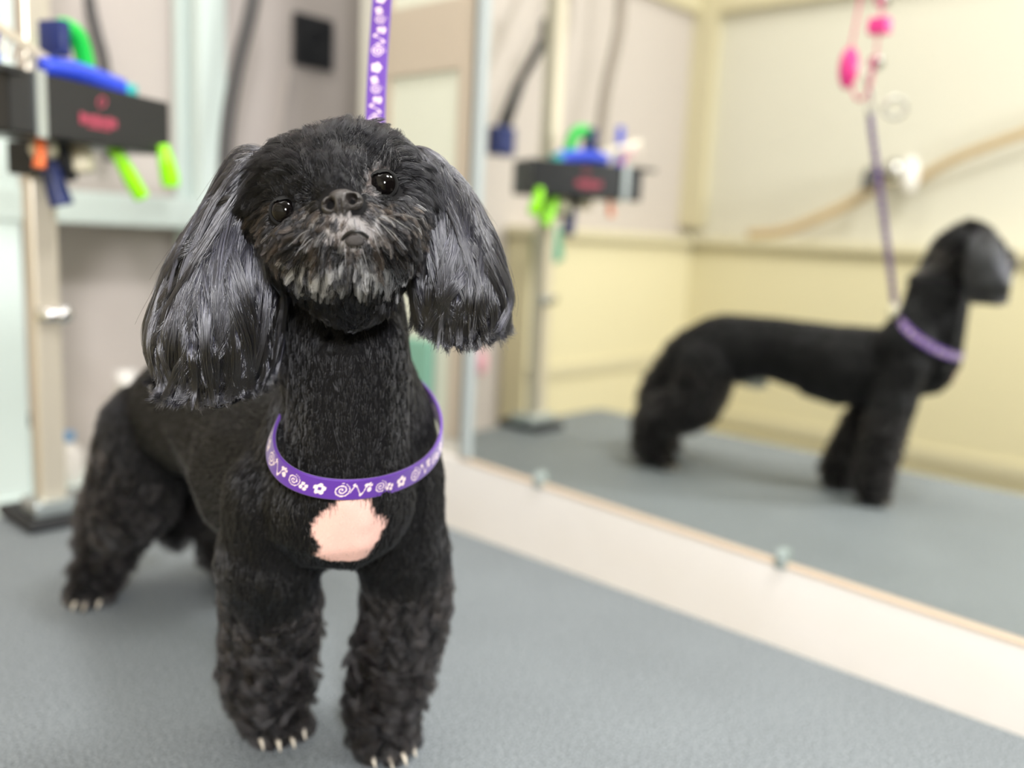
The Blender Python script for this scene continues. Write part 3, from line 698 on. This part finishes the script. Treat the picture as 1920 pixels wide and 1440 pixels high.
# --- nose leather with nostrils
nc = P(641, 381, .3845)
bm = bmesh.new()
rotV = Matrix((tuple(RIGHT), tuple(UP), tuple(-FWD))).transposed()
def nb(x, y, z, r_, s=(1, 1, 1)): add_ball(bm, nc+RIGHT*x+UP*y-FWD*z, r_, 3, s, rotV)
nb(0, .0005, 0, .0058, (1.0, .95, .9)); nb(-.0050, -.0012, -.0002, .0041, (1, 1.05, 1)); nb(.0052, .0008, -.0002, .0041, (1, 1.05, 1))
nb(0, .0030, -.0022, .0052, (1.2, .7, 1)); nb(.0002, -.0040, .0002, .0030, (1, 1.2, 1))
nme = remeshed(bm, .00045, 5, .5)
v, n_, t_ = mesh_arrays(nme)
loc = np.stack([(v-nc)@RIGHT, (v-nc)@UP, -(v-nc)@FWD], 1)
for cx, cy, sg in ((-.0048, -.0006, -1), (.0047, .0014, 1)):
    dx_ = (loc[:, 0]-cx); dy_ = (loc[:, 1]-cy); d = np.hypot(dx_/1.05, dy_/1.15)
    comma = np.hypot((dx_-sg*.0022)/1.7, (dy_+.0006)/.8)
    w = np.maximum(np.exp(-(d/.0020)**4), np.exp(-(comma/.0010)**2)*.5)*(loc[:, 2] > -.001); v = v+FWD*w[:, None]*.0058
sl = np.exp(-((loc[:, 0]-.0001)/.0006)**2)*(loc[:, 1] < .001); v = v+FWD*sl[:, None]*.0012
nme.vertices.foreach_set('co', v.ravel()); nme.update()
nm = mat('nose_leather', (44, 40, 38), .3, bump=.55, bscale=1500, coat=.25)
no = link('nose', nme, nm, dog, True); no['label'] = 'moist dark grey nose leather'
# mouth: small parted lips
bm = bmesh.new(); add_tube(bm, smooth_pts([P(641, 449, .3840), P(652, 438, .3818), P(664, 434, .3806), P(677, 436, .3815), P(690, 445, .3840)]), [.0008]*33, 8)
mo = from_bm('mouth_line', bm, mat('dark_lip', (12, 10, 10), .4), dog, True)
bm = bmesh.new(); add_ball(bm, P(665, 451, .384), .0042, 2, (1.05, .6, .6), rotV); lo = from_bm('lower_lip', bm, mat('grey_lip', (66, 62, 61), .6, bump=.6, bscale=1800), dog, True)
lo['label'] = 'grey speckled lower lip'

# --- claws
clm = mat('pale_claw', (205, 196, 180), .35)
for paw, d, s in paws:
    for off in (-1.5, -.5, .5, 1.5):
        c = paw + d*(.0235 if abs(off) < 1 else .017) + s*off*.0095; c[2] = .0078
        bm = bmesh.new(); add_tube(bm, [c-d*.004, c+d*.0030+np.array([0, 0, -.0015]), c+d*.0070+np.array([0, 0, -.0055])], [.0019, .0016, .0005], 10)
        cl = from_bm('claw', bm, clm, dog, True)

# --- ears: a core flap each, with long hair falling over it to a clean bell-shaped cut
def ear(points, rads, zcut, seedp, n, label, sweep, flatd=.8):
    bm = bmesh.new()
    for i in range(len(points)-1): add_cone(bm, points[i], rads[i], points[i+1], rads[i+1])
    me = remeshed(bm, .0026, 8, .5)
    set_tint(me, np.tile([.004, .0038, .0042, 1], (len(me.vertices), 1)))
    e = link('ear', me, bpy.data.materials['dog_skin'], dog, True); e['label'] = label
    v, nn_, tt_ = mesh_arrays(me)
    tree = bvhtree.BVHTree.FromPolygons([Vector(q) for q in v], [tuple(int(x) for x in t__) for t__ in tt_])
    top = np.array(points[0]); 
    # more roots high up: long hair falls over the rest
    Q, NQ = scatter(me, n, lambda c: .5+1.6*np.clip((c[:, 2]-zcut)/(top[2]-zcut), 0, 1))
    k = 12
    hgt = np.clip((Q[:, 2]-zcut)/(top[2]-zcut), 0, 1)
    L__ = np.minimum((Q[:, 2]-zcut)*1.08+.006, RNG.uniform(.028, .085, n))*RNG.uniform(.85, 1.05, n)
    lay = RNG.uniform(.0008, .0085, n)
    pts = np.zeros((n, k, 3)); pts[:, 0] = Q-NQ*.0005
    cidx = RNG.choice(n, n//48, replace=False); kd = kdtree.KDTree(len(cidx))
    for i, ci in enumerate(cidx): kd.insert(Q[ci]*np.array([1, 1, .6]), i)
    kd.balance(); own = np.array([cidx[kd.find(q*np.array([1, 1, .6]))[1]] for q in Q])
    lay = lay[own]*.7+lay*.3
    cdev = RNG.normal(0, 1, (n, 3)); cdev = cdev[own]
    uu = (Q-np.array(points[-2]))@RIGHT/rads[-2]; cz = zcut + .011*np.clip(uu, -1.3, 1.3)**2 + RNG.normal(0, .0022, n) + (RNG.normal(0, .0012, n))[own]
    sw = np.array(sweep, float)
    for j in range(n):
        p = Vector(Q[j]); st_ = L__[j]/(k-1); prev = None; nv = Vector(NQ[j]); dv = Vector(cdev[j])*.26; c_ = 1.0
        for i in range(1, k):
            g_ = Vector((0, 0, -1.0)) + dv + Vector(sw)*max(0, (p.z-(zcut+.05))/.05)*.5
            if p.z > zcut+.014:
                hit = tree.find_nearest(p)
                nv = (p-hit[0]); nv = nv.normalized() if nv.length > 1e-4 else hit[1]
                if nv.dot(hit[1]) < 0: nv = hit[1]
                g_ = g_ - nv*g_.dot(nv)
                if g_.length < .2: g_ = g_ + Vector((0, 0, -.2))
                g_.normalize(); p = p+g_*st_
                hit = tree.find_nearest(p); want = lay[j]*min(1, i/4)
                q_ = hit[0]+hit[1]*want; p = p.lerp(q_, .7)
            else:
                g_ = (g_*.7 + (prev if prev else g_)*.6); g_.z = min(g_.z, -.6); g_.normalize(); p = p+g_*st_
            if p.z < cz[j]: p.z = cz[j]+.0004*(i/k)
            prev = g_; pts[j, i] = p
    for i in range(1, k):
        s = i/(k-1); w_ = .72*s**.8*(1-.35*max(0, s-.75)/.25)
        pts[:, i] = pts[:, i]*(1-w_)+(pts[own, i]+(Q-Q[own])*.35)*w_
    # stray strands
    stray = RNG.random(n) < .04
    pts[stray] += (np.linspace(0, 1, k)[None, :, None]**2)*RNG.normal(0, .0018, (stray.sum(), 1, 3))
    t3 = tints(n, np.array([.005, .005, .007]), .5)
    o = hair_object('ear_hair', pts, .00013, t3, HE, e); o['label'] = 'long straight black ear hair with silver sheen'
    return e
ear([P(490, 330, .442), P(458, 425, .446), P(424, 545, .448), P(400, 640, .450), P(402, 690, .452)], [.012, .0165, .0250, .0275, .022], P(400, 748, .45)[2], None, 30000,
    'dog right ear, longer, at the photo left', nrm(-RIGHT)*.8)
ear([P(772, 318, .440), P(818, 395, .446), P(852, 485, .450), P(868, 560, .452), P(862, 592, .453)], [.012, .015, .0190, .0210, .017], P(860, 645, .45)[2], None, 24000,
    'dog left ear, at the photo right', nrm(RIGHT)*.8)

# ================================================================== grooming noose and lead
purple = np.array(srgb((84, 32, 146))[:3]); pale = np.array(srgb((236, 214, 214))[:3])
def pattern(u, v):
    """u, v in mm along / across a 12 mm strap: flowers, spirals, paw prints, squiggles"""
    per = 46.; x = np.mod(u, per); y = v; ink = np.zeros_like(x, bool)
    def disc(cx, cy, r_): return np.hypot(x-cx, y-cy) < r_
    for k in range(5):
        a = k*2*np.pi/5+.3; ink |= disc(6+2.1*math.cos(a), 5.6+2.1*math.sin(a), 1.25)
    ink &= ~disc(6, 5.6, .7)
    def spiral(cx, cy, r_, w_=.33):
        d = np.hypot(x-cx, y-cy); a = np.arctan2(y-cy, x-cx)/(2*np.pi); rr = (d/r_*2.3-a) % 1
        return (d < r_) & (rr < w_)
    ink |= spiral(17, 6, 4.2); ink |= spiral(38, 6.2, 3.6)
    yy = 6+2.6*np.sin((x-22)*.9); ink |= (np.abs(y-yy) < .55) & (x > 21.5) & (x < 32)
    ink |= disc(27, 3.2, .9) | disc(29.5, 8.6, .9) | disc(23, 9, .8)
    for k in range(4): ink |= disc(31.2+k*.0+1.6*math.cos(.6+k*.75), 7+2.4*math.sin(.6+k*.75), .62)
    ink |= disc(31.4, 5.8, 1.3)
    for k in range(4):
        a = k*np.pi/2+.4; ink |= disc(44+1.6*math.cos(a), 4.8+1.6*math.sin(a), 1.0)
    return ink & (y > 1.1) & (y < 10.9)
def strap_mesh(name, ctr, wdirs, width, thick, m, parent, closed=False, step=.00045):
    ctr = np.array(ctr); seg = np.linalg.norm(np.diff(ctr, axis=0), axis=1); s = np.concatenate([[0], np.cumsum(seg)]); Lh = s[-1]
    n = int(Lh/step); ss = np.linspace(0, Lh, n); c = np.stack([np.interp(ss, s, ctr[:, i]) for i in range(3)], 1)
    w = unit(np.stack([np.interp(ss, s, np.array(wdirs)[:, i]) for i in range(3)], 1))
    t_ = unit(np.gradient(c, axis=0)); nn_ = unit(np.cross(t_, w)); nv = 27
    vs = []; cols = []
    prof = [(i/(nv-1)-.5, 1) for i in range(nv)]+[((nv-1-i)/(nv-1)-.5, -1) for i in range(nv)]
    V_ = np.stack([c + w*a*width + nn_*b_*thick/2*(1-.5*(abs(a) > .49)) for a, b_ in prof], 1)
    U_ = np.repeat((ss*1000)[:, None], len(prof), 1); W_ = np.repeat(np.array([[(a+.5)*12 for a, b_ in prof]]), n, 0)
    ink = pattern(U_, W_); colr = np.where(ink[..., None], pale, purple)
    k = len(prof); idx = np.arange(n*k).reshape(n, k)
    a = idx[:-1]; b_ = idx[1:]
    f = np.stack([a, np.roll(a, -1, 1), np.roll(b_, -1, 1), b_], 2).reshape(-1, 4)
    me = bpy.data.meshes.new(name); me.from_pydata(V_.reshape(-1, 3).tolist(), [], f.tolist()); me.update()
    set_tint(me, np.concatenate([colr.reshape(-1, 3), np.ones((n*k, 1))], 1))
    return link(name, me, m, parent, True)
nyl = attr_mat('patterned_purple_nylon', .5, .3, .4, 3000)
lead = empty('grooming_lead'); tag(lead, 'purple grooming noose and lead with pale flower and swirl print round the dog neck', 'lead')
bk = np.array([.340, .424, .262]); fr = np.array([.277, .352, .213]); lt = np.array([.357, .378, .240]); rt = np.array([.262, .410, .243])
cc = (bk+fr)/2; e1 = (fr-bk)/2; e2 = (lt-rt)/2; nz = nrm(np.cross(e1, e2)); nz = nz if nz[2] > 0 else -nz
# the loop sits snug: width follows the neck
ang = np.linspace(-math.pi, math.pi, 160)
loop = [cc+e1*math.cos(a)+e2*math.sin(a)*(1+.04*math.cos(a))+nz*(-.006*math.sin(a)**2) for a in ang]
wl = [nrm(nz*.85 - nrm(e1*math.cos(a)+e2*math.sin(a))*.25 + np.array([0, 0, .25])) for a in ang]
strap_mesh('noose_loop', loop, wl, .0115, .0018, nyl, lead)
ld = smooth_pts([bk+np.array([0, .002, .0]), (.352, .438, .33), (.368, .457, .43), (.382, .470, .50), (.386, .475, .530)], 8)
wv_ = nrm((.60, -.80, 0))
strap_mesh('lead_strap', ld, [wv_]*len(ld), .0125, .002, nyl, lead)
bm = bmesh.new(); add_tube(bm, [bk+np.array([.001, .004, -.004]), bk+np.array([.002, .006, .018])], .0075, 16); lk = from_bm('slide_lock', bm, M['ivory'], lead, True); lk['label'] = 'ivory sliding lock'

# ================================================================== light, camera, render settings
def area(name, loc, size, power, color=(1, 1, 1), target=None, sy=None):
    l = bpy.data.lights.new(name, 'AREA'); l.shape = 'RECTANGLE'; l.size = size; l.size_y = sy or size; l.energy = power; l.color = color
    o = bpy.data.objects.new(name, l); COL.objects.link(o); o.location = loc
    tgt = Vector(target) if target is not None else Vector((loc[0], loc[1], loc[2]-1))
    o.rotation_euler = (tgt-Vector(loc)).to_track_quat('-Z', 'Y').to_euler(); return o
area('ceiling_lamp_over_table', (.50, -.12, 1.60), .26, 20, (1, .98, .97), (.33, .40, .1), .26)
area('added_front_light', (-.34, -.58, .80), .16, 24, (1, .99, 1), (.35, .45, .15), .22)  # light added behind the camera for ear sheen and the white board
area('ceiling_lamp_far', (.10, .75, 1.62), .9, 10, (1, .97, .92), None, .5)
area('ceiling_lamp_passage', (1.45, 1.26, 1.62), .5, 5, (1, .97, .93), None, .2)
w = bpy.data.worlds.new('world'); bpy.context.scene.world = w; w.use_nodes = True
w.node_tree.nodes['Background'].inputs[0].default_value = (.9, .95, 1, 1); w.node_tree.nodes['Background'].inputs[1].default_value = .3

cd = bpy.data.cameras.new('camera'); cam = bpy.data.objects.new('camera', cd); COL.objects.link(cam)
cd.sensor_width = 36; cd.lens = 36*F/1920; cd.clip_start = .01
Mc = Matrix(((RIGHT[0], UP[0], -FWD[0], CAM[0]), (RIGHT[1], UP[1], -FWD[1], CAM[1]), (RIGHT[2], UP[2], -FWD[2], CAM[2]), (0, 0, 0, 1)))
cam.matrix_world = Mc
cd.dof.use_dof = True; cd.dof.focus_distance = .418; cd.dof.aperture_fstop = (cd.lens/1000)/.0095
bpy.context.scene.camera = cam

sc = bpy.context.scene
sc.view_settings.view_transform = 'Standard'; sc.view_settings.look = 'None'; sc.view_settings.gamma = 1
sc.view_settings.exposure = -.1; sc.view_settings.use_curve_mapping = False
sc.cycles.use_denoising = True
try: sc.cycles.denoiser = 'OPENIMAGEDENOISE'
except Exception: pass
sc.cycles.max_bounces = 8; sc.cycles.transparent_max_bounces = 4; sc.cycles.caustics_reflective = True; sc.cycles.caustics_refractive = False
sc.cycles.sample_clamp_indirect = 6
sc.cycles_curves.shape = 'RIBBONS'; sc.cycles_curves.subdivisions = 2

for o in list(COL.objects):        # lift the whole place so that the floor is at z = 0
    if o.parent is None:
        if o.type == 'CAMERA': o.matrix_world = Matrix.Translation((0, 0, TZ)) @ o.matrix_world
        else: o.location.z += TZ
